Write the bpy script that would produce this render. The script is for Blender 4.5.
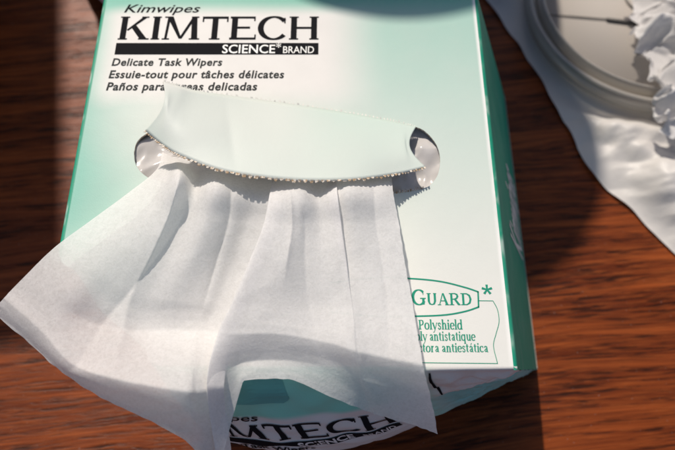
import bpy, bmesh, math, random
import numpy as np
from mathutils import Vector, noise

random.seed(7)
for o in list(bpy.data.objects):
    bpy.data.objects.remove(o)
scene = bpy.context.scene
COL = scene.collection

# ------------------------------------------------------------------ camera
F_PX, CX, CY = 700.0, 337.5, 225.0
PITCH = math.radians(65.3)
CAM = Vector((0.0152, -0.101, 0.2584))
cam_d = bpy.data.cameras.new('camera')
cam_d.sensor_width = 36.0
cam_d.lens = F_PX / 675.0 * 36.0
cam_d.clip_start = 0.005
cam_d.clip_end = 50.0
cam_d.dof.use_dof = True
cam_d.dof.focus_distance = 0.187
cam_d.dof.aperture_fstop = 15.0
cam = bpy.data.objects.new('camera', cam_d)
cam.location = CAM
cam.rotation_euler = (math.pi / 2 - PITCH, 0, 0)
COL.objects.link(cam)
scene.camera = cam

# ------------------------------------------------------------------ light
SUN_EL = math.radians(50)
SUN_AZ = math.radians(22)          # the sun stands behind the box, a little to the left
world = bpy.data.worlds.new('World')
scene.world = world
world.use_nodes = True
wn = world.node_tree
wn.nodes.clear()
sky = wn.nodes.new('ShaderNodeTexSky')
sky.sky_type = 'NISHITA'
sky.sun_disc = False
sky.dust_density = 2.0
sky.sun_elevation = SUN_EL
sky.sun_rotation = -SUN_AZ
bg = wn.nodes.new('ShaderNodeBackground')
bg.inputs['Strength'].default_value = 0.08
wo = wn.nodes.new('ShaderNodeOutputWorld')
wn.links.new(sky.outputs[0], bg.inputs['Color'])
wn.links.new(bg.outputs[0], wo.inputs['Surface'])
sd = bpy.data.lights.new('sun', 'SUN')
sd.energy = 3.75
sd.angle = math.radians(1.7)
sd.color = (1.0, 0.91, 0.80)
sun = bpy.data.objects.new('sun', sd)
to_sun = Vector((-math.sin(SUN_AZ) * math.cos(SUN_EL), math.cos(SUN_AZ) * math.cos(SUN_EL), math.sin(SUN_EL)))
sun.rotation_euler = to_sun.to_track_quat('Z', 'Y').to_euler()
sun.location = (-0.3, 0.8, 1.2)
COL.objects.link(sun)
vs = scene.view_settings
vs.view_transform = 'Standard'
vs.look = 'None'
vs.exposure = 0.0
vs.gamma = 1.0
vs.use_curve_mapping = False
scene.render.engine = 'CYCLES'
scene.cycles.max_bounces = 10
scene.cycles.transparent_max_bounces = 12

# ------------------------------------------------------------------ helpers
SP, CP = math.sin(PITCH), math.cos(PITCH)

def at(px, py, z):
    """point of the place at height z that stands at photo position (px, py)"""
    u, v = px - CX, py - CY
    fwd, down = F_PX * CP - v * SP, F_PX * SP + v * CP
    k = (CAM.z - z) / down
    return Vector((CAM.x + u * k, CAM.y + fwd * k, z))

def smooth(a, b, x):
    t = max(0.0, min(1.0, (x - a) / (b - a)))
    return t * t * (3 - 2 * t)

def lerp(a, b, t):
    return a + (b - a) * t

def link(name, me, mat=None, parent=None, **props):
    o = bpy.data.objects.new(name, me)
    COL.objects.link(o)
    if mat is not None and me is not None:
        me.materials.append(mat)
    if parent is not None:
        o.parent = parent
    for k, v in props.items():
        o[k] = v
    return o

def mesh(name, verts, faces, smooth_shade=True):
    me = bpy.data.meshes.new(name)
    me.from_pydata([tuple(v) for v in verts], [], faces)
    me.validate()
    if smooth_shade:
        me.polygons.foreach_set('use_smooth', [True] * len(me.polygons))
    me.update()
    return me

def set_pc(me, pcs):
    a = me.attributes.new('pc', 'FLOAT_VECTOR', 'POINT')
    a.data.foreach_set('vector', [c for p in pcs for c in p])

def grid_faces(nr, nc, flip=False):
    fs = []
    for r in range(nr - 1):
        for c in range(nc - 1):
            a = r * nc + c
            f = (a, a + 1, a + nc + 1, a + nc)
            fs.append(f[::-1] if flip else f)
    return fs

def cr(pts, t):
    """Catmull-Rom through pts (n, k), t in 0..1"""
    n = len(pts)
    s = t * (n - 1)
    i = min(int(s), n - 2)
    f = s - i
    p1, p2 = pts[i], pts[i + 1]
    p0 = pts[i - 1] if i > 0 else 2 * p1 - p2
    p3 = pts[i + 2] if i + 2 < n else 2 * p2 - p1
    return 0.5 * ((2 * p1) + (-p0 + p2) * f + (2 * p0 - 5 * p1 + 4 * p2 - p3) * f * f + (-p0 + 3 * p1 - 3 * p2 + p3) * f ** 3)

def ridged(p, octv=4):
    s, a = 0.0, 1.0
    for k in range(octv):
        s += a * (1 - 2 * abs(noise.noise(p)))
        p = p * 2.07 + Vector((3.1, 7.7, 1.3))
        a *= 0.5
    return s

_fr = random.Random(3)
FDIR = []
for k in range(9):
    FDIR.append((Vector((_fr.gauss(0, 1), _fr.gauss(0, 1), _fr.gauss(0, 1))).normalized(), 0.6 + 0.42 * k, _fr.random() * 9))
def facet(p):
    """sharp folded planes, about -1..1"""
    w = Vector((noise.noise(p * 0.7), noise.noise(p * 0.7 + Vector((5, 2, 8))), noise.noise(p * 0.7 + Vector((9, 4, 1))))) * 0.22
    q = p + w
    s = 0.0
    for d, fr, ph in FDIR:
        t = q.dot(d) * fr + ph
        s += (abs((t % 1.0) - 0.5) * 4 - 1) / (1 + fr)
    return s / 2.0

def lathe(profile, seg=96):
    vs_, fs = [], []
    n = len(profile)
    for i in range(seg):
        a = 2 * math.pi * i / seg
        for r, z in profile:
            vs_.append((r * math.cos(a), r * math.sin(a), z))
    for i in range(seg):
        j = (i + 1) % seg
        for k in range(n - 1):
            fs.append((i * n + k, j * n + k, j * n + k + 1, i * n + k + 1))
    me = mesh('lathe', vs_, fs)
    bm = bmesh.new(); bm.from_mesh(me)
    bmesh.ops.remove_doubles(bm, verts=bm.verts, dist=1e-6)
    bmesh.ops.recalc_face_normals(bm, faces=bm.faces)
    bm.to_mesh(me); bm.free()
    return me

# ------------------------------------------------------------------ materials
class NT:
    def __init__(self, name):
        self.m = bpy.data.materials.new(name)
        self.m.use_nodes = True
        self.t = self.m.node_tree
        self.t.nodes.clear()
        self.out = self.n('OutputMaterial')
    def n(self, kind, **kw):
        nd = self.t.nodes.new('ShaderNode' + kind)
        for k, v in kw.items():
            setattr(nd, k, v)
        return nd
    def put(self, sock, v):
        if isinstance(v, bpy.types.NodeSocket):
            self.t.links.new(v, sock)
        elif isinstance(v, (tuple, list)) and len(v) == 3 and sock.type == 'RGBA':
            sock.default_value = (*v, 1)
        else:
            sock.default_value = v
    def math(self, op, a, b=0.0, c=0.0):
        nd = self.n('Math', operation=op)
        for s, v in zip(nd.inputs, (a, b, c)):
            self.put(s, v)
        return nd.outputs[0]
    def step(self, a, b, x):
        nd = self.n('MapRange', interpolation_type='SMOOTHSTEP')
        self.put(nd.inputs['Value'], x)
        if a < b:
            vals = (a, b, 0.0, 1.0)
        else:
            vals = (b, a, 1.0, 0.0)
        for k, v in zip(('From Min', 'From Max', 'To Min', 'To Max'), vals):
            nd.inputs[k].default_value = v
        return nd.outputs['Result']
    def mix(self, f, a, b, blend='MIX'):
        nd = self.n('Mix', data_type='RGBA', blend_type=blend)
        self.put(nd.inputs[0], f); self.put(nd.inputs[6], a); self.put(nd.inputs[7], b)
        return nd.outputs[2]
    def noise(self, co, scale, detail=4.0, rough=0.5, dist=0.0):
        nd = self.n('TexNoise')
        self.put(nd.inputs['Vector'], co)
        nd.inputs['Scale'].default_value = scale
        nd.inputs['Detail'].default_value = detail
        nd.inputs['Roughness'].default_value = rough
        nd.inputs['Distortion'].default_value = dist
        return nd.outputs['Fac']
    def mapping(self, co, scale=(1, 1, 1), rot=(0, 0, 0), loc=(0, 0, 0)):
        nd = self.n('Mapping')
        self.put(nd.inputs['Vector'], co)
        nd.inputs['Scale'].default_value = scale
        nd.inputs['Rotation'].default_value = rot
        nd.inputs['Location'].default_value = loc
        return nd.outputs[0]
    def obj(self):
        return self.n('TexCoord').outputs['Object']
    def attr(self, name='pc'):
        return self.n('Attribute', attribute_name=name).outputs['Vector']
    def sep(self, v):
        nd = self.n('SeparateXYZ'); self.put(nd.inputs[0], v)
        return nd.outputs
    def bump(self, h, strength, dist):
        nd = self.n('Bump')
        self.put(nd.inputs['Height'], h)
        nd.inputs['Strength'].default_value = strength
        nd.inputs['Distance'].default_value = dist
        return nd.outputs[0]
    def bsdf(self, **kw):
        nd = self.n('BsdfPrincipled')
        for k, v in kw.items():
            self.put(nd.inputs[k.replace('_', ' ')], v)
        return nd.outputs[0]
    def done(self, shader):
        self.t.links.new(shader, self.out.inputs['Surface'])
        return self.m
    def mixs(self, f, a, b):
        nd = self.n('MixShader')
        self.put(nd.inputs[0], f); self.put(nd.inputs[1], a); self.put(nd.inputs[2], b)
        return nd.outputs[0]

def simple(name, col, rough=0.5, **kw):
    n = NT(name)
    return n.done(n.bsdf(Base_Color=col, Roughness=rough, **kw))

TEAL = (0.255, 0.545, 0.445)
TEAL_D = (0.07, 0.43, 0.31)
WHITE = (0.77, 0.75, 0.715)
GREEN = (0.012, 0.31, 0.19)

def card_finish(n, col, rough=0.5):
    co = n.attr()
    fine = n.noise(co, 2600, 3, 0.6)
    mott = n.noise(co, 90, 4, 0.6)
    col = n.mix(n.math('MULTIPLY', n.step(0.35, 0.75, mott), 0.10), col, (0.62, 0.62, 0.58))
    scuff = n.noise(n.mapping(co, (1, 3.5, 1), (0, 0, 0.5)), 420, 5, 0.7)
    col = n.mix(n.math('MULTIPLY', n.step(0.68, 0.80, scuff), 0.18), col, (0.8, 0.8, 0.77))
    nrm = n.bump(n.math('ADD', n.math('MULTIPLY', fine, 0.25), mott), 0.22, 0.0005)
    return n.bsdf(Base_Color=col, Roughness=n.math('MULTIPLY_ADD', mott, 0.15, rough - 0.08), Normal=nrm, Specular_IOR_Level=0.22)

def mat_top():
    """print of the upper panel, pc = flat coordinates on that panel in metres"""
    n = NT('printed_card_top')
    s = n.sep(n.attr())
    x, y = s[0], s[1]
    wob = n.math('MULTIPLY', n.math('SUBTRACT', n.noise(n.attr(), 28, 2), 0.5), 0.012)
    yy = n.math('ADD', y, wob)
    xx = n.math('ADD', x, wob)
    # teal falls off from the back edge to the front, and from the left edge to the middle
    back = n.math('MULTIPLY_ADD', n.step(-0.030, 0.066, yy), 0.42, n.math('MULTIPLY', n.step(-0.062, -0.010, yy), 0.15))
    left = n.math('MULTIPLY', n.step(-0.014, -0.066, xx), n.step(-0.075, 0.0, yy))
    amt = n.math('MAXIMUM', back, n.math('MULTIPLY', left, 0.9))
    amt = n.math('MAXIMUM', amt, 0.05)
    # white window round the printed name and the three lines under it
    bx = n.math('MULTIPLY', n.step(-0.064, -0.052, x), n.step(0.032, 0.010, x))
    by = n.math('MULTIPLY', n.step(0.008, 0.026, y), n.step(0.0575, 0.051, y))
    wx = n.math('MULTIPLY', n.step(-0.070, -0.045, x), n.step(0.018, -0.004, x))
    wy = n.math('MULTIPLY', n.step(-0.022, 0.016, y), n.step(0.05, 0.03, y))
    w = n.math('MAXIMUM', n.math('MULTIPLY', bx, by), n.math('MULTIPLY', n.math('MULTIPLY', wx, wy), 0.55))
    amt = n.math('MULTIPLY', amt, n.math('SUBTRACT', 1.0, w))
    col = n.mix(n.math('MINIMUM', n.math('MULTIPLY', amt, 1.35), 1.0), WHITE, TEAL)
    top = n.math('MULTIPLY', n.step(0.050, 0.062, y), 0.75)
    col = n.mix(n.math('MULTIPLY', top, n.math('SUBTRACT', 1.0, w)), col, TEAL_D)
    # white worn line along the fold on the right
    wear = n.math('MULTIPLY', n.step(0.0578, 0.0588, x), n.step(0.25, 0.6, n.noise(n.mapping(n.attr(), (1, 0.2, 1)), 300, 3)))
    col = n.mix(wear, col, (0.85, 0.85, 0.82))
    edge = n.step(-0.0584, -0.0588, x)
    col = n.mix(edge, col, GREEN)
    return n.done(card_finish(n, col))

def mat_front():
    """print of the front panel, pc = (s, d) : s along the panel, d below the fold"""
    n = NT('printed_card_front')
    s = n.sep(n.attr())
    x, d = s[0], s[1]
    right = n.step(0.030, 0.040, x)
    text = n.math('MULTIPLY', n.step(0.0125, 0.0145, d), n.step(0.034, 0.026, x))
    amt = n.math('MULTIPLY', n.math('SUBTRACT', 1.0, right), n.math('SUBTRACT', 1.0, text))
    col = n.mix(amt, WHITE, (0.27, 0.68, 0.55))
    low = n.math('MULTIPLY', right, n.step(0.0165, 0.0185, n.math('ADD', d, n.math('MULTIPLY', n.math('SUBTRACT', x, 0.036), 0.1))))
    col = n.mix(low, col, (0.26, 0.58, 0.55))
    return n.done(card_finish(n, col))

def mat_side():
    n = NT('green_card')
    s = n.sep(n.attr())
    wear = n.math('MULTIPLY', n.math('MULTIPLY', n.step(0.0012, 0.0004, s[1]), 0.5), n.step(0.5, 0.7, n.noise(n.mapping(n.attr(), (0.4, 1, 1)), 220, 3)))
    col = n.mix(wear, GREEN, (0.75, 0.78, 0.74))
    return n.done(card_finish(n, col, 0.6))

def mat_wood():
    n = NT('varnished_wood')
    co0 = n.n('TexCoord').outputs['Object']
    co = n.mapping(co0, (1, 1, 1), (0, 0, math.radians(-6)))
    warp = n.n('TexNoise'); n.put(warp.inputs['Vector'], n.mapping(co, (5, 14, 1))); warp.inputs['Scale'].default_value = 1.0
    wv = n.n('VectorMath', operation='SCALE'); n.put(wv.inputs[0], warp.outputs['Color']); wv.inputs['Scale'].default_value = 0.022
    add = n.n('VectorMath', operation='ADD'); n.put(add.inputs[0], co); n.put(add.inputs[1], wv.outputs[0])
    c = add.outputs[0]
    bands = n.noise(n.mapping(c, (9, 190, 1)), 1.0, 6, 0.66, 0.7)
    fine = n.noise(n.mapping(c, (18, 760, 1), loc=(7, 2, 0)), 1.0, 5, 0.6, 0.3)
    fibre = n.noise(n.mapping(c, (60, 1300, 1)), 1.0, 4, 0.65)
    pores = n.noise(n.mapping(c, (70, 900, 1), loc=(3, 9, 0)), 1.0, 3, 0.6, 0.3)
    broad = n.noise(n.mapping(c, (3.5, 20, 1), loc=(1, 5, 0)), 1.0, 3, 0.55)
    col = n.mix(n.step(0.30, 0.70, bands), (0.070, 0.0120, 0.0036), (0.300, 0.067, 0.0150))
    col = n.mix(n.math('MULTIPLY', n.step(0.40, 0.70, fine), 0.58), col, (0.062, 0.0105, 0.0032))
    col = n.mix(n.math('MULTIPLY', n.step(0.45, 0.75, fibre), 0.42), col, (0.46, 0.125, 0.030))
    col = n.mix(n.math('MULTIPLY', n.step(0.42, 0.72, broad), 0.5), col, (0.095, 0.0165, 0.0045))
    pmask = n.math('MULTIPLY', n.step(0.48, 0.60, pores), n.step(0.62, 0.40, bands))
    col = n.mix(n.math('MULTIPLY', pmask, 0.85), col, (0.018, 0.006, 0.003))
    scr = n.noise(n.mapping(co0, (30, 900, 1), (0, 0, 0.35)), 1.0, 2, 0.5)
    dust = n.noise(co0, 900, 2, 0.5)
    spec = n.math('MULTIPLY', n.step(0.70, 0.76, dust), 0.35)
    col = n.mix(spec, col, (0.36, 0.30, 0.26))
    nrm = n.bump(n.math('SUBTRACT', n.math('MULTIPLY_ADD', scr, 0.3, fibre), n.math('MULTIPLY', pmask, 0.8)), 0.22, 0.0005)
    rgh = n.math('MULTIPLY_ADD', n.noise(co0, 35, 4, 0.6), 0.25, 0.24)
    return n.done(n.bsdf(Base_Color=col, Roughness=rgh, Normal=nrm, Specular_IOR_Level=0.14))

def mat_tissue(name, thin=0.40, col=(0.98, 0.965, 0.955)):
    n = NT(name)
    co = n.obj()
    f1 = n.noise(co, 1500, 5, 0.7, 0.6)
    f2 = n.noise(n.mapping(co, (1, 1, 1), (0.3, 0.2, 0.9)), 620, 4, 0.65, 1.2)
    f3 = n.noise(co, 130, 4, 0.6)
    h = n.math('ADD', n.math('MULTIPLY', f1, 0.5), n.math('ADD', f2, n.math('MULTIPLY', f3, 1.2)))
    nrm = n.bump(h, 0.5, 0.00016)
    c = n.mix(n.math('MULTIPLY', n.step(0.40, 0.66, f2), 0.30), col, (0.82, 0.805, 0.785))
    d = n.n('BsdfDiffuse'); n.put(d.inputs['Color'], c); n.put(d.inputs['Normal'], nrm)
    t = n.n('BsdfTranslucent'); n.put(t.inputs['Color'], c); n.put(t.inputs['Normal'], nrm)
    sh = n.mixs(n.math('MULTIPLY_ADD', f2, 0.12, thin - 0.06), d.outputs[0], t.outputs[0])
    tr = n.n('BsdfTransparent')
    return n.done(n.mixs(n.math('MULTIPLY_ADD', n.step(0.4, 0.7, f1), 0.10, 0.08), sh, tr.outputs[0]))

def mat_film():
    n = NT('clear_film')
    g = n.bsdf(Base_Color=(0.82, 0.79, 0.77), Roughness=0.2, Specular_IOR_Level=0.6,
               Normal=n.bump(n.noise(n.obj(), 150, 2), 0.35, 0.001))
    t = n.n('BsdfTransparent'); n.put(t.inputs[0], (0.93, 0.93, 0.94))
    return n.done(n.mixs(0.30, g, t.outputs[0]))

def mat_clear():
    n = NT('clear_plastic')
    lw = n.n('LayerWeight'); lw.inputs['Blend'].default_value = 0.35
    g = n.n('BsdfGlossy'); g.inputs['Roughness'].default_value = 0.22; n.put(g.inputs[0], (0.9, 0.9, 0.9))
    df = n.n('BsdfDiffuse'); n.put(df.inputs[0], (0.66, 0.62, 0.57))
    t = n.n('BsdfTransparent'); n.put(t.inputs[0], (0.86, 0.84, 0.80))
    base = n.mixs(n.math('MULTIPLY_ADD', lw.outputs['Facing'], 0.45, 0.30), t.outputs[0], df.outputs[0])
    return n.done(n.mixs(n.math('MULTIPLY_ADD', lw.outputs['Fresnel'], 0.45, 0.04), base, g.outputs[0]))

def mat_torn():
    n = NT('torn_card_edge')
    f = n.noise(n.obj(), 1100, 2, 0.5)
    col = n.mix(n.step(0.40, 0.60, f), (0.40, 0.28, 0.17), (0.74, 0.68, 0.59))
    return n.done(n.bsdf(Base_Color=col, Roughness=0.9))

def mat_kraft():
    n = NT('kraft_card')
    f = n.noise(n.obj(), 60, 5, 0.6)
    return n.done(n.bsdf(Base_Color=n.mix(f, (0.30, 0.19, 0.10), (0.40, 0.27, 0.15)), Roughness=0.85))

def mat_sheet():
    n = NT('white_sheet')
    co = n.obj()
    f = n.noise(co, 220, 4, 0.6)
    d = n.bsdf(Base_Color=(0.78, 0.75, 0.72), Roughness=0.45, Normal=n.bump(f, 0.25, 0.0008))
    t = n.n('BsdfTranslucent'); n.put(t.inputs[0], (0.75, 0.72, 0.70))
    return n.done(n.mixs(0.22, d, t.outputs[0]))

M_TOP, M_FRONT, M_SIDE = mat_top(), mat_front(), mat_side()
M_WOOD, M_TISSUE, M_FILM = mat_wood(), mat_tissue('tissue_paper'), mat_film()
M_TORN, M_KRAFT, M_SHEET, M_CLEAR = mat_torn(), mat_kraft(), mat_sheet(), mat_clear()
M_INK = simple('black_ink', (0.014, 0.014, 0.016), 0.85, Specular_IOR_Level=0.06)
M_GREYINK = simple('dark_grey_ink', (0.055, 0.058, 0.056), 0.85, Specular_IOR_Level=0.06)
M_GINK = simple('green_ink', (0.008, 0.27, 0.17), 0.55, Specular_IOR_Level=0.2)
M_WINK = simple('white_print', (0.80, 0.80, 0.77), 0.45)
M_GREYCARD = simple('grey_card_back', (0.55, 0.52, 0.47), 0.9)

# ------------------------------------------------------------------ the table
tv = [(-3, -3, 0), (3, -3, 0), (3, 3, 0), (-3, 3, 0)]
link('table_top', mesh('table_top', tv, [(0, 1, 2, 3)], False), M_WOOD, kind='structure')

# ------------------------------------------------------------------ the box
HW, HD, HZ = 0.060, 0.061, 0.085      # half width, half depth, height
SHX, SHY = 0.345, 0.235                # the card box is racked: its foot stands to the right and back
EPS = 6e-5
R_ = 0.0009

box = bpy.data.objects.new('tissue_box', None)
COL.objects.link(box)
box['label'] = 'green and white printed cardboard tissue box with torn oval opening'
box['category'] = 'tissue box'
box.location = (0, 0, 0)

def bulge_front(s, d):
    k = max(0.0, 1 - ((s + 0.008) / 0.068) ** 2)
    k *= smooth(-0.061, -0.035, s)
    g = math.sin(math.pi * min(1, max(0, d / HZ))) ** 0.9
    return 0.0245 * k ** 1.5 * g

def crush(x, y):
    """front left corner of the card is pushed in"""
    t = (x + HW) + (y + HD)
    R = 0.034
    if t < R:
        m = 0.5 * (R - t) * 0.86 * smooth(0, 0.012, R - t)
        return x + m, y + m
    return x, y

def panel_point(side, s, d):
    """s runs along the panel, d = distance below the fold"""
    if d < R_:
        a = d / R_ * math.pi / 2
        inset, dz = R_ * (1 - math.sin(a)), R_ * (1 - math.cos(a))
    else:
        inset, dz = 0.0, d
    crin = off = 0.0
    if side == 'front':
        crin = 0.0007 * noise.noise(Vector((s * 160, d * 260, 2.0))) * smooth(0, 0.004, d)
        crin += 0.0012 * smooth(0.025, 0.05, s) * ridged(Vector((s * 120, d * 180, 5.0)), 3) * smooth(0.001, 0.006, d) * smooth(0.0595, 0.056, abs(s))
        off = bulge_front(s, d) + crin
        p = Vector((s, -HD + inset, HZ - dz))
    elif side == 'back':
        p = Vector((-s, HD - inset, HZ - dz))
    elif side == 'right':
        p = Vector((HW - inset, s, HZ - dz))
    else:
        p = Vector((-HW + inset, -s, HZ - dz))
    p.x, p.y = crush(p.x, p.y)
    p.y -= off
    p.x += SHX * dz
    p.y += SHY * dz
    return p

def panel(side, half, mat, n=64, rows=40, label=None):
    ds = [R_ * k / 5 for k in range(5)] + [R_ + (HZ - 0.0003 - R_) * k / rows for k in range(rows + 1)]
    vs_, pcs = [], []
    for d in ds:
        for i in range(n + 1):
            s = lerp(-half, half, i / n)
            vs_.append(panel_point(side, s, d))
            pcs.append((s, d, 0))
    me = mesh(side + '_panel', vs_, grid_faces(len(ds), n + 1, True))
    set_pc(me, pcs)
    return link(side + '_panel', me, mat, box)

front_panel = panel('front', HW, M_FRONT, 160, 100)
side_panel = panel('right', HD, M_SIDE); side_panel.name = 'side_panel'
other = panel('left', HD, M_SIDE); other.name = 'side_panel'
panel('back', HW, M_SIDE)
bp = [(-HW, -HD), (HW, -HD), (HW, HD), (-HW, HD)]
me = mesh('bottom_panel', [(crush(x, y)[0] + SHX * HZ, crush(x, y)[1] + SHY * HZ, 0.0004) for x, y in bp], [(0, 1, 2, 3)], False)
link('bottom_panel', me, M_GREYCARD, box)

# opening : oval with a rounder punch at either end
def top_xy(px, py):
    p = at(px, py, HZ)
    return (p.x, p.y)
hole_px = [(134, 152), (137, 142), (146, 134), (165, 127), (195, 121), (240, 117), (290, 116), (340, 118), (385, 121), (416, 127),
           (428, 134), (437, 146), (440, 159), (438, 174), (432, 183), (424, 188), (396, 193), (350, 198), (290, 200), (235, 198),
           (190, 190), (160, 181), (149, 178), (140, 171), (135, 162)]
hp = np.array(hole_px + [hole_px[0]], float)
hole = []
for i in range(160):
    hole.append(top_xy(*cr(hp, i / 160)))
lim_x, lim_y = HW - R_, HD - R_
outer = []
for k in range(40):
    outer.append((lerp(-lim_x, lim_x, k / 40), -lim_y))
for k in range(40):
    outer.append((lim_x, lerp(-lim_y, lim_y, k / 40)))
for k in range(40):
    outer.append((lerp(lim_x, -lim_x, k / 40), lim_y))
for k in range(40):
    outer.append((-lim_x, lerp(lim_y, -lim_y, k / 40)))

bm = bmesh.new()
def ring(pts, z):
    v = [bm.verts.new((x, y, z)) for x, y in pts]
    return [bm.edges.new((v[i], v[(i + 1) % len(v)])) for i in range(len(v))]
outer = [crush(x, y) for x, y in outer]
e = ring(outer, HZ) + ring(hole, HZ)
bmesh.ops.triangle_fill(bm, use_beauty=True, use_dissolve=False, edges=e)
for f in bm.faces:
    if f.normal.z < 0:
        f.normal_flip()
me = bpy.data.meshes.new('top_panel'); bm.to_mesh(me); bm.free()
set_pc(me, [(v.co.x, v.co.y, 0) for v in me.vertices])
top_panel = link('top_panel', me, M_TOP, box)
# cut edge of the card round the opening
n = len(hole)
vs_ = [(x, y, HZ - 0.00002) for x, y in hole] + [(x, y, HZ - 0.0006) for x, y in hole]
link('cut_edge', mesh('cut_edge', vs_, [(i, (i + 1) % n, n + (i + 1) % n, n + i) for i in range(n)]), M_TORN, top_panel)

# torn serration left along the lower side of the opening
def teeth(path, up, out_fn, length, width_frac=0.62, jit=0.4, lift=0.0):
    """small torn card tabs standing off a path, one bmesh"""
    vs_, fs = [], []
    for i in range(len(path) - 1):
        a, b = path[i], path[i + 1]
        t = (b - a)
        o = out_fn(i)
        L = length * (1 + random.uniform(-jit, jit))
        c0, c1 = a + t * (0.5 - width_frac / 2), a + t * (0.5 + width_frac / 2)
        th = up * 0.0002
        tip = up * random.uniform(-0.0003, 0.0003)
        base = len(vs_)
        q = [c0 - o * 0.0002, c1 - o * 0.0002, c1 + o * L * random.uniform(0.6, 1) - t * random.uniform(0, 0.3) + tip, c0 + o * L + t * random.uniform(0, 0.3) + tip]
        vs_ += [p + up * lift for p in q] + [p + up * lift - th for p in q]
        fs += [(0, 1, 2, 3), (7, 6, 5, 4), (0, 4, 5, 1), (1, 5, 6, 2), (2, 6, 7, 3), (3, 7, 4, 0)][0:0] or \
              [tuple(base + k for k in f) for f in ((0, 1, 2, 3), (7, 6, 5, 4), (0, 4, 5, 1), (1, 5, 6, 2), (2, 6, 7, 3), (3, 7, 4, 0))]
    return mesh('teeth', vs_, fs, False)

low = [Vector((*top_xy(*cr(hp, lerp(15 / 25, 21 / 25, i / 70))), HZ)) for i in range(71)]
link('torn_edge', teeth(low, Vector((0, 0, 1)), lambda i: Vector((0, 1, 0)), 0.0007, lift=0.0002), M_TORN, top_panel)

# ------------------------------------------------------------------ lettering
def fit_map(px0, px1, py_base, py_cap, z=HZ):
    a, b = at(px0, py_base, z), at(px1, py_base, z)
    cap = at(px0, py_cap, z).y - a.y
    return a.x, b.x, a.y, cap

def font_mesh(s, bold=0.0, shear=0.0, spacing=1.0):
    cu = bpy.data.curves.new('t', 'FONT')
    cu.body = s
    cu.offset = bold
    cu.shear = shear
    cu.space_character = spacing
    cu.resolution_u = 3
    o = bpy.data.objects.new('t', cu)
    COL.objects.link(o)
    bpy.context.view_layer.update()
    me = bpy.data.meshes.new_from_object(o)
    bpy.data.objects.remove(o)
    bpy.data.curves.remove(cu)
    vs_ = [v.co.copy() for v in me.vertices]
    fs = [tuple(p.vertices) for p in me.polygons]
    bpy.data.meshes.remove(me)
    return vs_, fs
CAPH = max(v.y for v in font_mesh('H')[0])

def font_line(s, x0, x1, yb, cap, place, mat, parent, bold=0.0, shear=0.0, spacing=1.0):
    """text from x0 to x1 on baseline yb, put on the surface by place(x, y)"""
    vs_, fs = font_mesh(s, bold, shear, spacing)
    mn, mx = min(v.x for v in vs_), max(v.x for v in vs_)
    k = (x1 - x0) / (mx - mn)
    pts = [place(x0 + (v.x - mn) * k, yb + v.y / CAPH * cap) for v in vs_]
    return link('lettering', mesh('lettering', pts, fs, False), mat, parent)

def on_top(lift=EPS):
    return lambda x, y: Vector((x, y, HZ + lift))

# pen strokes : width follows the direction, as with a broad pen
def stroke(pts, thick, thin, layer, closed=False):
    pts = [Vector(p) for p in pts]
    out = []
    n = len(pts)
    L, Rr = [], []
    for i in range(n):
        if closed:
            d = pts[(i + 1) % n] - pts[i - 1]
        else:
            d = pts[min(i + 1, n - 1)] - pts[max(i - 1, 0)]
        d = d.normalized()
        w = thin + (thick - thin) * abs(d.y) ** 1.3
        nrm = Vector((-d.y, d.x)) * w / 2
        L.append(pts[i] + nrm); Rr.append(pts[i] - nrm)
    quads = []
    rng = n if closed else n - 1
    for i in range(rng):
        j = (i + 1) % n
        quads.append(([L[i], Rr[i], Rr[j], L[j]], layer))
    return quads

def arc(cx, cy, rx, ry, a0, a1, n=16):
    return [(cx + rx * math.cos(math.radians(lerp(a0, a1, i / n))), cy + ry * math.sin(math.radians(lerp(a0, a1, i / n)))) for i in range(n + 1)]

def rect(x0, y0, x1, y1, layer):
    return [([Vector((x0, y0)), Vector((x1, y0)), Vector((x1, y1)), Vector((x0, y1))], layer)]

def quads_mesh(quads, place, div=1):
    vs_, fs = [], []
    for q, layer in quads:
        for i in range(div):
            for j in range(div):
                b = len(vs_)
                for a, c in ((i, j), (i + 1, j), (i + 1, j + 1), (i, j + 1)):
                    p = q[0].lerp(q[1], a / div).lerp(q[3].lerp(q[2], a / div), c / div)
                    vs_.append(place(p.x, p.y) + Vector((0, 0, layer * 3e-6)))
                fs.append((b, b + 1, b + 2, b + 3))
    me = mesh('lettering', vs_, fs, False)
    bm = bmesh.new(); bm.from_mesh(me)
    for f in bm.faces:
        f.normal_update()
        if f.normal.z < 0:
            f.normal_flip()
    bm.to_mesh(me); bm.free()
    return me

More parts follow.
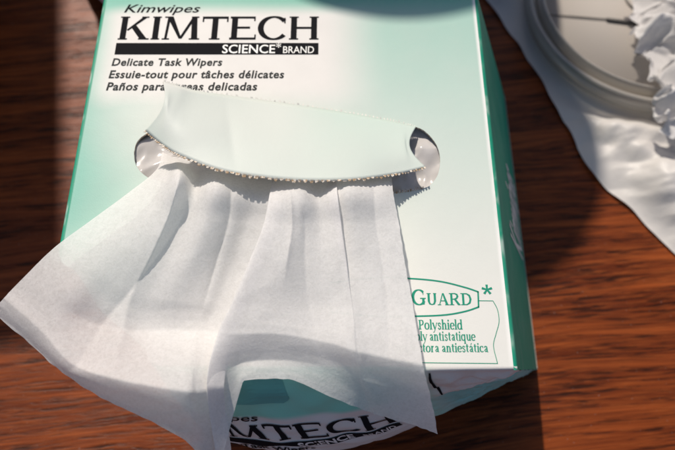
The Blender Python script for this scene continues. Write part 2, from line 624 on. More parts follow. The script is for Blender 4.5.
def big_name():
    """the wide seriffed capitals of the brand name, cap height 1; x as in the photo's proportions"""
    Q = []
    TH, TN, SF = 0.21, 0.085, 0.055
    def stem(x, y0=0.0, y1=1.0, w=TH, lay=0):
        Q.extend(rect(x, y0, x + w, y1, lay))
    def serif(x0, x1, y, lay=1):
        Q.extend(rect(x0, y - SF / 2, x1, y + SF / 2, lay))
    # K 0..1.02
    stem(0.06); serif(0.0, 0.33, 0.03); serif(0.0, 0.33, 0.97)
    Q.extend([([Vector((0.27, 0.42)), Vector((0.33, 0.38)), Vector((0.96, 0.96)), Vector((0.80, 0.97))], 2)])
    Q.extend([([Vector((0.40, 0.56)), Vector((0.56, 0.66)), Vector((1.04, 0.02)), Vector((0.78, 0.02))], 3)])
    serif(0.76, 1.02, 0.97); serif(0.72, 1.10, 0.03)
    # I
    x = 1.16
    stem(x + 0.05); serif(x, x + 0.31, 0.03); serif(x, x + 0.31, 0.97)
    # M
    x = 1.56
    Q.extend([([Vector((x + 0.08, 0)), Vector((x + 0.17, 0)), Vector((x + 0.24, 1)), Vector((x + 0.14, 1))], 0)])
    Q.extend([([Vector((x + 0.60, 0.04)), Vector((x + 0.70, 0.04)), Vector((x + 0.33, 1)), Vector((x + 0.10, 1))], 2)])
    Q.extend([([Vector((x + 0.60, 0.04)), Vector((x + 0.70, 0.04)), Vector((x + 1.16, 1)), Vector((x + 1.04, 1))], 3)])
    Q.extend([([Vector((x + 1.04, 0)), Vector((x + 1.26, 0)), Vector((x + 1.19, 1)), Vector((x + 0.99, 1))], 4)])
    serif(x, x + 0.26, 0.03); serif(x + 0.96, x + 1.33, 0.03); serif(x + 0.03, x + 0.24, 0.97, 5); serif(x + 1.06, x + 1.26, 0.97, 5)
    # T
    x = 2.95
    stem(x + 0.36); Q.extend(rect(x, 0.90, x + 0.93, 1.0, 1)); serif(x + 0.28, x + 0.66, 0.03)
    Q.extend(rect(x, 0.76, x + 0.055, 0.92, 2)); Q.extend(rect(x + 0.875, 0.76, x + 0.93, 0.92, 2))
    # E
    x = 3.95
    stem(x + 0.06); Q.extend(rect(x, 0.91, x + 0.90, 1.0, 1)); Q.extend(rect(x, 0.0, x + 0.94, 0.09, 1)); Q.extend(rect(x + 0.2, 0.47, x + 0.72, 0.56, 1))
    Q.extend(rect(x + 0.85, 0.80, x + 0.90, 0.93, 2)); Q.extend(rect(x + 0.89, 0.07, x + 0.94, 0.22, 2))
    # C
    x = 4.95
    Q.extend(stroke(arc(x + 0.57, 0.5, 0.47, 0.48, 38, 322, 30), 0.21, 0.075, 0))
    Q.extend(rect(x + 0.93, 0.70, x + 0.98, 0.94, 2)); 
    # H
    x = 6.07
    stem(x + 0.06); stem(x + 0.78); Q.extend(rect(x + 0.2, 0.46, x + 0.85, 0.55, 1))
    for xx in (x, x + 0.72):
        serif(xx, xx + 0.33, 0.03, 2); serif(xx, xx + 0.33, 0.97, 2)
    return Q, x + 1.05

Qbig, Wbig = big_name()

def put_big(x0, x1, yb, cap, place, mat, parent, div=1):
    k = (x1 - x0) / Wbig
    return link('lettering', quads_mesh(Qbig, lambda a, b: place(x0 + a * k, yb + b * cap), div), mat, parent)

def bar(x0, x1, y0, y1, place, mat, parent, n=40, rows=6, slant=0.0, name='printed_bar'):
    vs_ = []
    for r in range(rows + 1):
        for i in range(n + 1):
            vs_.append(place(lerp(x0, x1, i / n) + slant * r / rows, lerp(y0, y1, r / rows)))
    return link(name, mesh(name, vs_, grid_faces(rows + 1, n + 1), False), mat, parent)

# -- upper panel, back left
x0, x1, yb, cap = fit_map(124, 200, 12.4, 4.6)
font_line('Kimwipes', x0, x1, yb, cap, on_top(), M_INK, top_panel, 0.008, 0.28)
x0, x1, yb, cap = fit_map(117.5, 318.5, 39.6, 16.5)
put_big(x0, x1, yb, cap, on_top(), M_INK, top_panel)
BIGX0, BIGX1, BIGCAP = x0, x1, cap
a, b = at(114.5, 54.5, HZ), at(318.5, 43.0, HZ)
bar(a.x, b.x, a.y, b.y, on_top(), M_INK, top_panel)
x0, x1, yb, cap = fit_map(222, 275, 53.2, 45.0)
font_line('SCIENCE', x0, x1, yb, cap, on_top(EPS * 2), M_WINK, top_panel, 0.012)
x0, x1, yb, cap = fit_map(276, 281, 49.0, 40.5)
font_line('*', x0, x1, yb - 0.0008, cap * 0.9, on_top(EPS * 2), M_WINK, top_panel, 0.006)
x0, x1, yb, cap = fit_map(283, 314, 53.2, 46.5)
font_line('BRAND', x0, x1, yb, cap, on_top(EPS * 2), M_WINK, top_panel, 0.006)
for s, p0, p1, pb, pc_ in (('Delicate Task Wipers', 111.5, 222, 65.6, 57.6),
                           ('Essuie-tout pour t\u00e2ches d\u00e9licates', 108.5, 284, 78.0, 69.6),
                           ('Pa\u00f1os para tareas delicadas', 106, 257, 90.2, 81.6)):
    x0, x1, yb, cap = fit_map(p0, p1, pb, pc_)
    font_line(s, x0, x1, yb, cap * 0.88, on_top(), M_GREYINK, top_panel, 0.026, 0.13, 1.08)

# -- upper panel, front right : seriffed green print
def serif_glyphs():
    TH, TN = 0.27, 0.085
    G = {}
    def st(pts, lay=0, th=TH, tn=TN, closed=False):
        return stroke(pts, th, tn, lay, closed)
    def sf(x, y, w=0.26, lay=3):
        return rect(x - w, y - 0.04, x + w, y + 0.04, lay)
    G['o'] = (1.0, st(arc(0.5, 0.5, 0.36, 0.47, 0, 345, 23), closed=True))
    G['l'] = (0.52, st([(0.26, 0), (0.26, 1.5)]) + sf(0.26, 0.04) + rect(0.04, 1.42, 0.3, 1.5, 2))
    G['i'] = (0.52, st([(0.26, 0), (0.26, 1.0)]) + sf(0.26, 0.04) + rect(0.04, 0.92, 0.3, 1.0, 2) + rect(0.14, 1.2, 0.40, 1.45, 2))
    G['y'] = (0.95, st([(0.12, 1), (0.48, 0.05)]) + st([(0.86, 1), (0.46, -0.1), (0.32, -0.38), (0.1, -0.42)], 1, 0.12) + sf(0.14, 0.97, 0.17) + sf(0.86, 0.97, 0.14))
    G['s'] = (0.78, st([(0.62, 0.76), (0.52, 0.93), (0.36, 0.96), (0.2, 0.86), (0.2, 0.68), (0.4, 0.52), (0.6, 0.38), (0.62, 0.18), (0.48, 0.05), (0.3, 0.04), (0.14, 0.24)], 0, 0.2, 0.14))
    arch = st([(0.30, 0.72), (0.42, 0.9), (0.58, 0.95), (0.74, 0.84), (0.78, 0.6), (0.78, 0)], 1)
    G['h'] = (1.06, st([(0.26, 0), (0.26, 1.5)]) + arch + sf(0.26, 0.04, 0.22) + sf(0.80, 0.04, 0.22) + rect(0.04, 1.42, 0.3, 1.5, 2))
    G['n'] = (1.06, st([(0.26, 0), (0.26, 1.0)]) + arch + sf(0.26, 0.04, 0.22) + sf(0.80, 0.04, 0.22) + rect(0.04, 0.92, 0.3, 1.0, 2))
    G['u'] = (1.06, st([(0.26, 1.0), (0.26, 0.35), (0.34, 0.12), (0.5, 0.05), (0.66, 0.12), (0.76, 0.3)], 1) + st([(0.80, 0), (0.80, 1.0)]) + rect(0.04, 0.92, 0.3, 1.0, 2) + rect(0.6, 0.92, 0.82, 1.0, 2) + rect(0.8, 0, 1.0, 0.08, 2))
    G['e'] = (0.88, st(arc(0.48, 0.5, 0.35, 0.46, 5, 318, 22)) + rect(0.2, 0.48, 0.80, 0.56, 2))
    G['c'] = (0.84, st(arc(0.48, 0.5, 0.35, 0.46, 48, 315, 20)) + rect(0.62, 0.68, 0.78, 0.86, 2))
    G['d'] = (1.06, st(arc(0.45, 0.48, 0.32, 0.45, 40, 320, 20)) + st([(0.78, 0), (0.78, 1.5)], 1) + rect(0.56, 1.42, 0.8, 1.5, 2) + rect(0.78, 0, 1.0, 0.08, 2))
    G['q'] = (1.06, st(arc(0.45, 0.5, 0.32, 0.45, 40, 320, 20)) + st([(0.78, -0.45), (0.78, 1.0)], 1) + sf(0.78, -0.42, 0.22))
    G['p'] = (1.06, st(arc(0.56, 0.5, 0.34, 0.45, 220, 500, 20)) + st([(0.26, -0.45), (0.26, 1.0)], 1) + sf(0.26, -0.42, 0.22) + rect(0.04, 0.92, 0.3, 1.0, 2))
    a_ = st([(0.2, 0.74), (0.3, 0.92), (0.48, 0.95), (0.6, 0.84), (0.63, 0.6), (0.63, 0.05)]) + st([(0.6, 0.56), (0.32, 0.44), (0.2, 0.24), (0.3, 0.06), (0.5, 0.14), (0.6, 0.28)], 1, 0.22) + rect(0.63, 0, 0.86, 0.08, 2)
    G['a'] = (0.90, a_)
    G['\u00e1'] = (0.90, a_ + [([Vector((0.36, 1.12)), Vector((0.46, 1.12)), Vector((0.66, 1.45)), Vector((0.46, 1.45))], 2)])
    G['t'] = (0.66, st([(0.30, 1.28), (0.30, 0.2), (0.38, 0.06), (0.56, 0.08)], 0) + rect(0.05, 0.90, 0.60, 0.99, 2))
    G['r'] = (0.80, st([(0.26, 0), (0.26, 1.0)]) + st([(0.32, 0.7), (0.45, 0.92), (0.62, 0.94)], 1, 0.2, 0.16) + sf(0.26, 0.04, 0.22) + rect(0.04, 0.92, 0.3, 1.0, 2))
    G['P'] = (1.12, st([(0.3, 0), (0.3, 1.42)]) + st([(0.3, 1.38), (0.6, 1.38), (0.88, 1.26), (0.92, 1.04), (0.84, 0.78), (0.6, 0.66), (0.3, 0.66)], 1) + sf(0.3, 0.04, 0.27) + rect(0.04, 1.34, 0.34, 1.42, 2))
    # capitals, height 1
    T2, N2 = 0.2, 0.07
    G['G'] = (1.06, stroke(arc(0.54, 0.5, 0.42, 0.47, 42, 330, 26), T2, N2, 0) + rect(0.76, 0.04, 0.93, 0.44, 1) + rect(0.62, 0.40, 1.02, 0.46, 2) + rect(0.82, 0.66, 0.87, 0.92, 2))
    G['U'] = (1.02, stroke([(0.22, 1), (0.22, 0.32), (0.3, 0.12), (0.5, 0.04), (0.7, 0.12), (0.79, 0.34), (0.79, 1)], T2, N2, 0) + rect(0.04, 0.94, 0.42, 1, 2) + rect(0.64, 0.94, 0.94, 1, 2))
    G['A'] = (1.06, [([Vector((0.46, 1)), Vector((0.60, 1)), Vector((1.0, 0)), Vector((0.76, 0))], 0), ([Vector((0.46, 1)), Vector((0.54, 0.96)), Vector((0.20, 0)), Vector((0.12, 0))], 1)] + rect(0.26, 0.32, 0.80, 0.39, 2) + rect(0.0, 0, 0.32, 0.06, 3) + rect(0.68, 0, 1.06, 0.06, 3))
    G['R'] = (1.06, rect(0.14, 0, 0.34, 1, 0) + stroke([(0.3, 0.97), (0.56, 0.97), (0.76, 0.88), (0.8, 0.74), (0.72, 0.58), (0.5, 0.50), (0.3, 0.50)], T2, N2, 1) + [([Vector((0.44, 0.5)), Vector((0.62, 0.54)), Vector((1.06, 0)), Vector((0.80, 0))], 2)] + rect(0.02, 0, 0.46, 0.06, 3) + rect(0.02, 0.94, 0.3, 1, 3))
    G['D'] = (1.12, rect(0.16, 0, 0.36, 1, 0) + stroke([(0.3, 0.965), (0.6, 0.95), (0.84, 0.8), (0.93, 0.5), (0.84, 0.2), (0.6, 0.05), (0.3, 0.035)], T2, N2, 1) + rect(0.02, 0, 0.4, 0.06, 3) + rect(0.02, 0.94, 0.4, 1, 3))
    return G
GL = serif_glyphs()

def serif_line(s, x0, x1, yb, unit, place, mat, parent, scales=None):
    quads, cx = [], 0.0
    for k, ch in enumerate(s):
        sc = scales[k] if scales else 1.0
        if ch == ' ':
            cx += 0.45; continue
        w, q = GL[ch]
        for poly, lay in q:
            quads.append(([Vector((cx + p.x * sc, p.y * sc)) for p in poly], lay))
        cx += w * sc
    k = (x1 - x0) / cx
    return link('lettering', quads_mesh(quads, lambda a, b: place(x0 + a * k, yb + b * unit)), mat, parent)

x0, x1, yb, cap = fit_map(411.5, 473, 305.2, 289.5)
serif_line('GUARD', x0, x1, yb, cap, on_top(), M_GINK, top_panel, [1.0, 0.76, 0.76, 0.76, 0.76])
x0, x1, yb, cap = fit_map(418.5, 463, 329.5, 322.8)
serif_line('Polyshield', x0, x1, yb, cap, on_top(), M_GINK, top_panel)
x0, x1, yb, cap = fit_map(410.5, 475.5, 340.8, 334.4)
serif_line('poly antistatique', x0, x1, yb, cap, on_top(), M_GINK, top_panel)
x0, x1, yb, cap = fit_map(396, 488.5, 352.2, 346.0)
serif_line('protectora antiest\u00e1tica', x0, x1, yb, cap, on_top(), M_GINK, top_panel)

def flat_line(pxs, width, mat, parent, name='printed_line', place=on_top()):
    pts = np.array([top_xy(*p) for p in pxs])
    P = [cr(pts, i / 60) for i in range(61)] if len(pts) > 2 else list(pts)
    q = []
    for i in range(len(P)):
        d = Vector(P[min(i + 1, len(P) - 1)]) - Vector(P[max(i - 1, 0)])
        d.normalize()
        nn = Vector((-d.y, d.x)) * width / 2
        q += [place(P[i][0] + nn.x, P[i][1] + nn.y), place(P[i][0] - nn.x, P[i][1] - nn.y)]
    fs = [(2 * i, 2 * i + 1, 2 * i + 3, 2 * i + 2) for i in range(len(P) - 1)]
    return link(name, mesh(name, q, fs, False), mat, parent)
flat_line([(330, 283), (375, 278), (410, 278.6), (440, 281.5), (465, 287.5), (478.4, 292)], 0.00042, M_GINK, top_panel)
flat_line([(478.0, 291.6), (478.6, 307.4)], 0.00042, M_GINK, top_panel)
flat_line([(330, 312), (375, 316.3), (415, 316.3), (445, 315), (465, 311.5), (478.9, 307)], 0.00042, M_GINK, top_panel)
x0, x1, yb, cap = fit_map(482, 491, 293, 284)
ac, q_ = ((x0 + x1) / 2 + 0.0002, yb + cap * 0.36), []
for k in range(5):
    a_ = math.radians(90 + 72 * k)
    d_ = Vector((math.cos(a_), math.sin(a_))); nn = Vector((-d_.y, d_.x))
    c_ = Vector(ac)
    q_.append(([c_ + nn * 0.0002, c_ - nn * 0.0002, c_ + d_ * 0.0014 - nn * 0.00032, c_ + d_ * 0.0014 + nn * 0.00032], k))
link('lettering', quads_mesh(q_, on_top()), M_GINK, top_panel)
flat_line([(478.7, 300.8), (493, 301)], 0.00018, M_GINK, top_panel)
flat_line([(493, 301), (497.5, 310), (499, 322), (496, 334), (493.5, 346), (497.5, 363.6)], 0.00018, M_GINK, top_panel)
flat_line([(380, 362.4), (497.8, 363.6)], 0.00018, M_GINK, top_panel)

# -- front panel print and a darker teal patch
def on_front(lift=2.5e-4):
    def f(s, d):
        d -= 0.0030 * (max(0.0, s - 0.002) / 0.021) ** 2 if (d < -0.012 and s < 0.03) else 0.0
        p = panel_point('front', s, -d)
        return Vector((p.x, p.y - lift, p.z + lift * 0.3))
    return f
S1 = 0.0232
S0 = -0.0343
BD = -0.0228                                    # baseline of the name below the fold
put_big(S0, S1, BD, 0.0068, on_front(), M_INK, front_panel, 6)
font_line('Kimwipes', S0 + 0.002, S0 + 0.024, BD + 0.0080, 0.0022, on_front(), M_INK, front_panel, 0.008, 0.28)
bar(S0 - 0.001, S1, BD - 0.0048, BD - 0.0013, on_front(), M_INK, front_panel, 60)
font_line('SCIENCE', S0 + 0.030, S0 + 0.045, BD - 0.0043, 0.0026, on_front(3.5e-4), M_WINK, front_panel, 0.03)
font_line('BRAND', S0 + 0.0475, S0 + 0.056, BD - 0.0043, 0.0022, on_front(3.5e-4), M_WINK, front_panel, 0.02)
font_line('Delicate Task Wipers', S0 - 0.002, S0 + 0.033, BD - 0.0085, 0.0026, on_front(), M_INK, front_panel, 0.022, 0.16)
vs_, P = [], [(0.0378, 0.0012), (0.0372, 0.005), (0.0373, 0.010), (0.0380, 0.016)]
Pn = np.array(P)
for i in range(25):
    s, d = cr(Pn, i / 24)
    w = 0.00022 + 0.00022 * math.sin(math.pi * i / 24)
    vs_ += [on_front()(s - w, -d), on_front()(s + w, -d)]
link('printed_line', mesh('printed_line', vs_, [(2 * i, 2 * i + 1, 2 * i + 3, 2 * i + 2) for i in range(24)], False), M_INK, front_panel)

vs_ = []  # darker teal patch high on the front panel, one corner rounded
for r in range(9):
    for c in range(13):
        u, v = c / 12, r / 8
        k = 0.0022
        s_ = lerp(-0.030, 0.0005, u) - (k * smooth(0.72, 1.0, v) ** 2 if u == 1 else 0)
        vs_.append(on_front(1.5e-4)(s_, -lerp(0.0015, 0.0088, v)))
link('teal_patch', mesh('teal_patch', vs_, grid_faces(9, 13, True), False), simple('dark_teal_patch', (0.14, 0.42, 0.38), 0.5, Specular_IOR_Level=0.2), front_panel)
q_ = [on_front(2.5e-4)(-0.0115 + 0.0004 * math.cos(k * math.pi / 4), -0.0026 + 0.0004 * math.sin(k * math.pi / 4)) for k in range(8)]
link('printed_dot', mesh('printed_dot', q_, [tuple(range(8))], False), M_INK, front_panel)

# -- right side panel print : runs away from the viewer
def on_side(lift=1.2e-4):
    def f(s, d):
        p = panel_point('right', s, -d)
        return Vector((p.x + lift, p.y, p.z + lift * 0.3))
    return f
font_line('Kimwipes', -0.0195, 0.013, -0.074, 0.046, on_side(1.5e-4), M_WINK, side_panel, 0.022, 0.1)

# ------------------------------------------------------------------ the flap over the opening
flap_top = np.array([(163, 81, .0135), (180, 86, .0125), (200, 91, .0100), (250, 98, .0055), (300, 105, .0030), (350, 113, .0014), (390, 120.5, .0007), (416, 126.5, .0004)], float)
flap_bot = np.array([(145, 130.5, .0120), (163, 145, .0135), (182, 156, .0145), (225, 171, .0150), (290, 179.5, .0140), (350, 179.5, .0120), (395, 174, .0068), (426, 167, .0046)], float)
NR, NCf = 20, 150
rows = []
vs_, pcs = [], []
for r in range(NR + 1):
    v = r / NR
    for c in range(NCf + 1):
        u = c / NCf
        tpt, bpt = cr(flap_top, u), cr(flap_bot, u)
        m = tpt * (1 - v) + bpt * v
        arch = math.sin(math.pi * v)
        z = HZ + m[2] + 0.0022 * arch * (1 - 0.5 * u) + 0.0005 * arch * noise.noise(Vector((u * 5, v * 1.5, 3))) - 0.0007 * math.exp(-abs(u - 0.36 - 0.1 * v) / 0.03) * arch
        px = m[0] + (9.0 * arch) * smooth(0.13, 0.0, u) - 11.0 * arch * smooth(0.90, 1.0, u)
        p = at(px, m[1], z)
        vs_.append(p)
        fx, fy = at(m[0], m[1], HZ).xy
        pcs.append((fx, fy - 0.004, 0))
me = mesh('flap', vs_, grid_faces(NR + 1, NCf + 1, True))
set_pc(me, pcs)
flap = link('flap', me, M_TOP, box)
me.materials.append(M_GREYCARD)
sol = flap.modifiers.new('thickness', 'SOLIDIFY')
sol.thickness = 0.00045
sol.offset = -1
sol.material_offset = 1
sol.material_offset_rim = 1
bot_path = [vs_[NR * (NCf + 1) + c] for c in range(0, NCf + 1, 2)]
top_path = [vs_[c] for c in range(0, NCf + 1, 2)]
def flap_out(path, sgn):
    def f(i):
        t = (path[i + 1] - path[i]).normalized()
        o = Vector((t.y, -t.x, 0)) * sgn
        return o.normalized()
    return f
link('torn_edge', teeth(bot_path, Vector((0, 0, 1)), flap_out(bot_path, 1), 0.00055, 0.78), M_TORN, flap)
link('torn_edge', teeth(top_path, Vector((0, 0, 1)), flap_out(top_path, -1), 0.0006, 0.55), simple('white_card_fibre', (0.75, 0.74, 0.68), 0.9), flap)

# ------------------------------------------------------------------ film under the opening
NX, NY = 180, 60
xa, xb = top_xy(126, 157)[0], top_xy(448, 157)[0]
ya, yb_ = top_xy(290, 206)[1], top_xy(290, 96)[1]
vs_ = []
for j in range(NY + 1):
    for i in range(NX + 1):
        x, y = lerp(xa, xb, i / NX), lerp(ya, yb_, j / NY)
        e = smooth(0.0, 0.12, min(i / NX, 1 - i / NX)) 
        z = HZ - 0.0020 - 0.0012 * e + 0.0019 * (ridged(Vector((x * 85, y * 85, 4)), 2) - 0.6)
        vs_.append((x, y, min(z, HZ - 0.0008)))
link('plastic_film', mesh('plastic_film', vs_, grid_faces(NY + 1, NX + 1)), M_FILM, box)

# ------------------------------------------------------------------ tissues left inside
vs_ = []
for j in range(25):
    for i in range(49):
        x, y = lerp(-0.056, 0.056, i / 48), lerp(-0.03, 0.045, j / 24)
        vs_.append((x + SHX * 0.02, y + SHY * 0.02, HZ - 0.014 + 0.004 * noise.noise(Vector((x * 50, y * 50, 9)))))
nb = len(vs_)
me = mesh('tissue_pack', vs_ + [(x, y, 0.006) for x, y, z in vs_],
          grid_faces(25, 49) + [tuple(nb + k for k in f) for f in grid_faces(25, 49, True)] +
          [(i + 1, i, nb + i, nb + i + 1) for i in range(48)] + [(24 * 49 + i, 24 * 49 + i + 1, nb + 24 * 49 + i + 1, nb + 24 * 49 + i) for i in range(48)] +
          [(j * 49, (j + 1) * 49, nb + (j + 1) * 49, nb + j * 49) for j in range(24)] +
          [((j + 1) * 49 + 48, j * 49 + 48, nb + j * 49 + 48, nb + (j + 1) * 49 + 48) for j in range(24)])
link('tissue_pack', me, simple('white_paper', (0.78, 0.75, 0.73), 0.9), None,
     label='pack of white tissues down inside the oval opening of the box', category='tissue pack')

# ------------------------------------------------------------------ the pulled tissue
# columns from the left edge to the right edge, each from the slit to the hem : (photo x, photo y, height)
T = HZ
cols = [
 [(163,150,-.004),(156,170,.003),(128,193,.0055),(92,219.5,.0055),(55,247,.005),(24,277,.0045),(4,298,.003),(-8,312,-.001)],
 [(172,154,-.004),(168,172,.008),(148,205,.0100),(117,240,.0085),(86,276,.006),(62,305,.005),(40,330,.0045),(26,340,.000)],
 [(182,157,-.004),(180,176,.013),(166,212,.0115),(142,250,.0088),(112,290,.0050),(90,322,.0030),(72,364,.0060),(60,371,.001)],
 [(198,160,-.004),(196,185,.008),(188,215,.0085),(170,255,.0062),(146,298,.0035),(132,330,.0020),(112,378,.0076),(98,396,.001)],
 [(216,163,-.004),(215,184,.0125),(208,218,.0110),(194,258,.0078),(176,300,.0040),(166,330,.0018),(152,386,.0088),(142,417,-.000)],
 [(236,165,-.004),(234,188,.0110),(230,220,.0095),(217,260,.0066),(203,302,.0036),(194,331,.0016),(184,391,.0090),(186,441,-.004)],
 [(258,167,-.004),(257,193,.0085),(250,222,.0075),(236,262,.0050),(219,304,.0026),(209,332,.0014),(198,392,.0068),(214,474,-.012)],
 [(272,167,-.004),(281,194,.0085),(278,224,.0085),(262,264,.0060),(246,304,.0042),(236,334,.0030),(224,388,.0030),(232,455,-.012)],
 [(276,167,-.004),(270,192,.0110),(263,226,.0125),(248,264,.0115),(232,302,.0095),(218,333,.0082),(207,386,.0070),(219,470,-.009)],
 [(286,167,-.004),(284,192,.0120),(280,226,.0122),(268,264,.0112),(254,303,.0094),(244,334,.0080),(238,364,.0024),(243,381,.002)],
 [(298,168,-.004),(298,190,.0125),(299,225,.0118),(291,265,.0105),(283,304,.0090),(279,334,.0078),(282,360,.0024),(288,379,.0010)],
 [(318,168,-.004),(318,194,.0095),(320,224,.0095),(321,265,.0088),(322,305,.0076),(325,342,.0068),(330,368,.0010),(338,400,-.0050)],
 [(336,168,-.004),(337,190,.0120),(341,224,.0112),(345,258,.0098),(349,305,.0080),(352,350,.0075),(357,378,.0004),(366,411,-.0090)],
 [(332,167,-.004),(328,192,.0085),(334,224,.0084),(344,262,.0080),(354,306,.0078),(359,352,.0074),(365,381,.0004),(375,414,-.0095)],
 [(350,167,-.004),(350,188,.0115),(356,224,.0095),(363,265,.0082),(368,306,.0078),(373,355,.0078),(380,385,.0000),(391,419,-.0100)],
 [(374,166,-.004),(375,190,.0090),(379,224,.0082),(388,265,.0078),(396,308,.0078),(401,361,.0085),(409,392,.0000),(418,427,-.0105)],
 [(391,165,-.004),(393,190,.0060),(399,224,.0070),(405,264,.0074),(413,305,.0080),(423,365,.0094),(431,398,.0010),(438,434,-.0105)],
]
C = np.array(cols, float)                 # (cols, rows, 3)
NU, NV = 360, 180
CREASES = [(0.11, 0.20, 0.0014, 0.020, 0.15, 0.8), (0.20, 0.12, -0.0011, 0.022, 0.3, 0.9), (0.30, 0.33, -0.0009, 0.016, 0.1, 0.55),
           (0.62, 0.70, -0.0010, 0.022, 0.25, 0.75), (0.58, 0.66, 0.0009, 0.012, 0.15, 0.45), (0.94, 0.90, -0.0006, 0.018, 0.1, 0.7)]
vs_ = []
rowfix = []
for j in range(NV + 1):
    v = j / NV
    ctrl = np.array([cr(C[k], v) for k in range(len(cols))])
    sv = v * (C.shape[1] - 1)
    iv = min(int(sv), C.shape[1] - 2)
    if iv >= 4:                           # creased, not rounded, where the sheet bends at the box edge
        lin = C[:, iv] * (1 - (sv - iv)) + C[:, iv + 1] * (sv - iv)
        kk = 0.75 * smooth(4.0, 4.6, sv)
        ctrl[:, 2] = ctrl[:, 2] * (1 - kk) + lin[:, 2] * kk
    rowfix.append(ctrl)
for j in range(NV + 1):
    v = j / NV
    for i in range(NU + 1):
        u = i / NU
        px, py, h = cr(rowfix[j], u)
        su = u * (len(cols) - 1)
        iu = min(int(su), len(cols) - 2)
        if iu in (8, 9) and v > 0.8:      # the hem turns a sharp corner here
            lin = rowfix[j][iu] * (1 - (su - iu)) + rowfix[j][iu + 1] * (su - iu)
            kk = 0.85 * smooth(0.8, 0.95, v)
            px, py, h = np.array((px, py, h)) * (1 - kk) + lin * kk
        p = at(px, py, T + h)
        hang = smooth(0.12, 0.3, v)
        # fine pleats that radiate from the slit, and soft creases
        pl = 0.00035 * math.sin(u * 52 + 2.0 * math.sin(u * 9)) * smooth(0.40, 0.12, v) * smooth(0.0, 0.1, v)
        pl += 0.0006 * noise.noise(Vector((u * 11, v * 1.6, 0.3))) * smooth(0.1, 0.25, v)
        crz = 0.0009 * noise.noise(Vector((u * 5, v * 4, 1.3))) + 0.00028 * ridged(Vector((u * 4 + v * 1.2, v * 2.2 - u * 2, 2.2)), 2)
        crz += 0.00075 * facet(Vector((u * 2.3 + 0.4 * v, v * 1.7 - 0.3 * u, 1.0)))
        edge = min(u, 1 - u, 1 - v)
        rag = 0.0002 * noise.noise(Vector((u * 60, v * 40, 3.3))) * smooth(0.02, 0.0, edge)
        for ua, ub, amp, w, va, vb in CREASES:
            uc = lerp(ua, ub, v)
            pl += amp * math.exp(-abs(u - uc) / w) * smooth(va - 0.06, va + 0.08, v) * smooth(vb + 0.1, vb - 0.1, v)
        dh = pl + crz * hang
        p = at(px, py, T + h + dh)
        # the sheet lies outside the card
        while v > 0.1 and dh < 0.03:
            d = HZ - p.z
            lim = panel_point('front', max(-HW, min(HW, p.x - SHX * max(d, 0))), max(d, 0)).y
            if p.y < lim - 0.0005 or p.z > T + 0.0005:
                break
            dh += 0.0003
            p = at(px, py, T + h + dh)
        p.x += rag; p.y += rag
        vs_.append(p)
me = mesh('pulled_tissue', vs_, grid_faces(NV + 1, NU + 1, True))
link('pulled_tissue', me, M_TISSUE, None,
     label='thin white tissue pulled from the box opening and draped over its front', category='tissue')

# ------------------------------------------------------------------ crumpled white sheet under the dish
DISH = Vector((0.156, 0.121, 0.0))
DR = 0.0555
bnd = np.array([(470, -30), (487, 0), (511, 30), (536, 72), (553, 100), (575, 140), (597, 173), (625, 205), (652, 230), (690, 268), (740, 330)], float)
NA, NB = 260, 170
vs_ = []
for i in range(NA + 1):
    p0 = at(*cr(bnd, i / NA), 0.002)
    for j in range(NB + 1):
        t = j / NB
        x = p0.x + t * 0.20
        y = p0.y + t * 0.08 * (1 - 1.4 * i / NA)
        dd = (Vector((x, y, 0)) - Vector((DISH.x, DISH.y, 0))).length
        free = smooth(DR - 0.004, DR + 0.012, dd)
        e = smooth(0, 0.10, t)
        z = 0.0012 + 0.003 * e + free * (0.0055 * e * (0.9 + facet(Vector((x * 15, y * 15, 1.7))) * 2.0 + facet(Vector((x * 40, y * 40, 4.7))) * 0.45) + 0.0022 * (1 - e) * abs(noise.noise(Vector((x * 60, y * 60, 6)))))
        wob = 0.0018 * noise.noise(Vector((x * 70, y * 70, 2))) * (1 - e)
        vs_.append((x + wob, y + wob, max(z, 0.0008)))
link('crumpled_sheet', mesh('crumpled_sheet', vs_, grid_faces(NA + 1, NB + 1, True)), M_SHEET, None,
     label='white crinkled sheet spread under the round clear dish', category='sheet')

# ------------------------------------------------------------------ the clear round dish
dish = bpy.data.objects.new('round_dish', None)
COL.objects.link(dish)
dish.location = (DISH.x, DISH.y, 0.0078)
dish['label'] = 'shallow round clear plastic dish lying on the white sheet'
dish['category'] = 'dish'
M_BEIGE = simple('beige_grey_plastic', (0.44, 0.40, 0.36), 0.6, Specular_IOR_Level=0.2)
link('floor_disc', lathe([(0, 0.0), (0.047, 0.0), (0.047, 0.0016), (0, 0.0016)]), M_BEIGE, dish)
link('inner_wall', lathe([(0.0475, 0.0), (0.0495, 0.0), (0.0500, 0.010), (0.0494, 0.0106), (0.0486, 0.010), (0.0475, 0.002)]), M_CLEAR, dish)
link('rim', lathe([(0.0500, 0.0), (0.0550, 0.0002), (0.0555, 0.002), (0.0553, 0.0075), (0.0545, 0.0082), (0.0532, 0.0080), (0.0525, 0.0030), (0.0505, 0.0022)]), M_CLEAR, dish)
M_DARK = simple('dark_mark', (0.06, 0.055, 0.05), 0.5)
def tube(pts, r, seg=10):
    vs_, fs = [], []
    for i, p in enumerate(pts):
        d = (Vector(pts[min(i + 1, len(pts) - 1)]) - Vector(pts[max(i - 1, 0)])).normalized()
        a = d.cross(Vector((0, 0, 1))).normalized(); b = a.cross(d)
        rr = r[i] if isinstance(r, (list, tuple)) else r
        for k in range(seg):
            t = 2 * math.pi * k / seg
            vs_.append(Vector(p) + a * math.cos(t) * rr + b * math.sin(t) * rr)
    for i in range(len(pts) - 1):
        for k in range(seg):
            fs.append((i * seg + k, i * seg + (k + 1) % seg, (i + 1) * seg + (k + 1) % seg, (i + 1) * seg + k))
    return mesh('tube', vs_, fs)
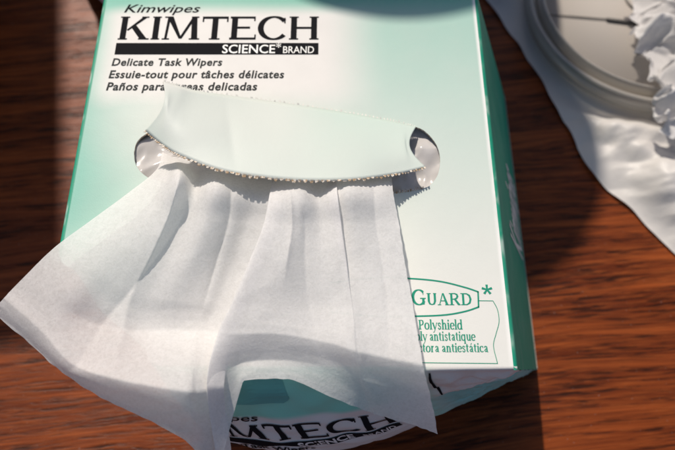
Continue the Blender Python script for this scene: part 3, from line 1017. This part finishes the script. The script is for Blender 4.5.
def dl(px, py, z=0.0022):
    p = at(px, py, 0.0078 + z)
    return p - Vector(dish.location)
link('spoke', tube([dl(543, 14), dl(575, 16.5), dl(606, 19), dl(607, 19.5), dl(634, 23), dl(642, 30)], [.0002, .0003, .0003, .0009, .0010, .0008]), M_DARK, dish)
hc = dl(648, -4)
link('hub_ring', tube([hc + Vector((0.0105 * math.cos(a), 0.0105 * math.sin(a), 0)) for a in [2 * math.pi * k / 40 for k in range(41)]], 0.0005), simple('grey_ring', (0.22, 0.2, 0.18), 0.4), dish)
link('hub_pin', lathe([(0, 0), (0.0016, 0), (0.0016, 0.003), (0, 0.003)], 20), M_DARK, dish).location = dl(644, 19, 0.0014)

# ------------------------------------------------------------------ crumpled tissue over the dish
cc = at(716, 56, 0.02)
vs_ = []
NW = 130
for j in range(NW + 1):
    for i in range(NW + 1):
        a, b = i / NW * 2 - 1, j / NW * 2 - 1
        x, y = cc.x + a * 0.031, cc.y + b * 0.037
        q = Vector((a * 1.5, b * 1.7, 0.0))
        f = facet(q + Vector((4, 1, 2)))
        r = max(abs(a), abs(b))
        x += 0.006 * facet(q * 1.1 + Vector((1, 8, 3))) + 0.003 * noise.noise(Vector((b * 5, a * 5, 3)))
        y += 0.006 * facet(q * 1.1 + Vector((7, 2, 5))) + 0.003 * noise.noise(Vector((b * 5, a * 5, 9)))
        z = 0.0275 + 0.011 * f + 0.004 * facet(q * 2.3) - 0.007 * smooth(0.5, 1.0, r)
        vs_.append((x, y, max(z, 0.0192)))
me = mesh('crumpled_tissue', vs_, grid_faces(NW + 1, NW + 1))
link('crumpled_tissue', me, mat_tissue('crumpled_tissue_paper', 0.25, (0.80, 0.78, 0.77)), None,
     label='wadded white tissue lying on the right edge of the clear dish', category='tissue')

# ------------------------------------------------------------------ dark blue canister behind the box
can = bpy.data.objects.new('blue_canister', None)
COL.objects.link(can)
can.location = (-0.015, 0.196, 0.0)
can['label'] = 'dark blue canister standing on the table behind the box'
can['category'] = 'canister'
M_BLUE = simple('dark_blue_plastic', (0.07, 0.07, 0.20), 0.35)
link('body', lathe([(0, 0.0002), (0.096, 0.0002), (0.102, 0.003), (0.104, 0.010), (0.104, 0.098), (0.100, 0.108), (0.070, 0.118), (0.066, 0.121), (0, 0.121)]), M_BLUE, can)
link('cap', lathe([(0, 0.1212), (0.064, 0.1212), (0.066, 0.124), (0.066, 0.187), (0.062, 0.193), (0, 0.193)]), M_BLUE, can).location = (0.018, 0, 0)
link('base_band', lathe([(0.1040, 0.011), (0.1054, 0.012), (0.1054, 0.019), (0.1040, 0.020)]), simple('pale_band', (0.75, 0.75, 0.85), 0.4), can)

# ------------------------------------------------------------------ added unseen black case, put in to shade the table at left
case = bpy.data.objects.new('shadow_caster', None)
COL.objects.link(case)
case.location = (-0.309, 0.305, 0.0)
case.rotation_euler = (0, 0, math.radians(9.5))
case['label'] = 'added unseen black case that shades the table at the left'
case['category'] = 'case'
def box_mesh(x0, x1, y0, y1, z0, z1, bev):
    bm = bmesh.new()
    bmesh.ops.create_cube(bm, size=1)
    for v in bm.verts:
        v.co = Vector((lerp(x0, x1, v.co.x + .5), lerp(y0, y1, v.co.y + .5), lerp(z0, z1, v.co.z + .5)))
    bmesh.ops.bevel(bm, geom=bm.edges[:], offset=bev, segments=2, affect='EDGES')
    me = bpy.data.meshes.new('b'); bm.to_mesh(me); bm.free()
    return me
M_BLACK = simple('black_plastic', (0.02, 0.02, 0.022), 0.5)
link('body', box_mesh(-0.235, 0.115, -0.16, 0.36, 0.0002, 0.215, 0.002), M_BLACK, case)
link('lid', box_mesh(-0.238, 0.118, -0.163, 0.363, 0.2152, 0.250, 0.003), M_BLACK, case)
link('handle', tube([(-0.12, 0.1, 0.250), (-0.12, 0.1, 0.27), (-0.10, 0.1, 0.285), (-0.02, 0.1, 0.285), (0.0, 0.1, 0.27), (0.0, 0.1, 0.250)], 0.008), M_BLACK, case)
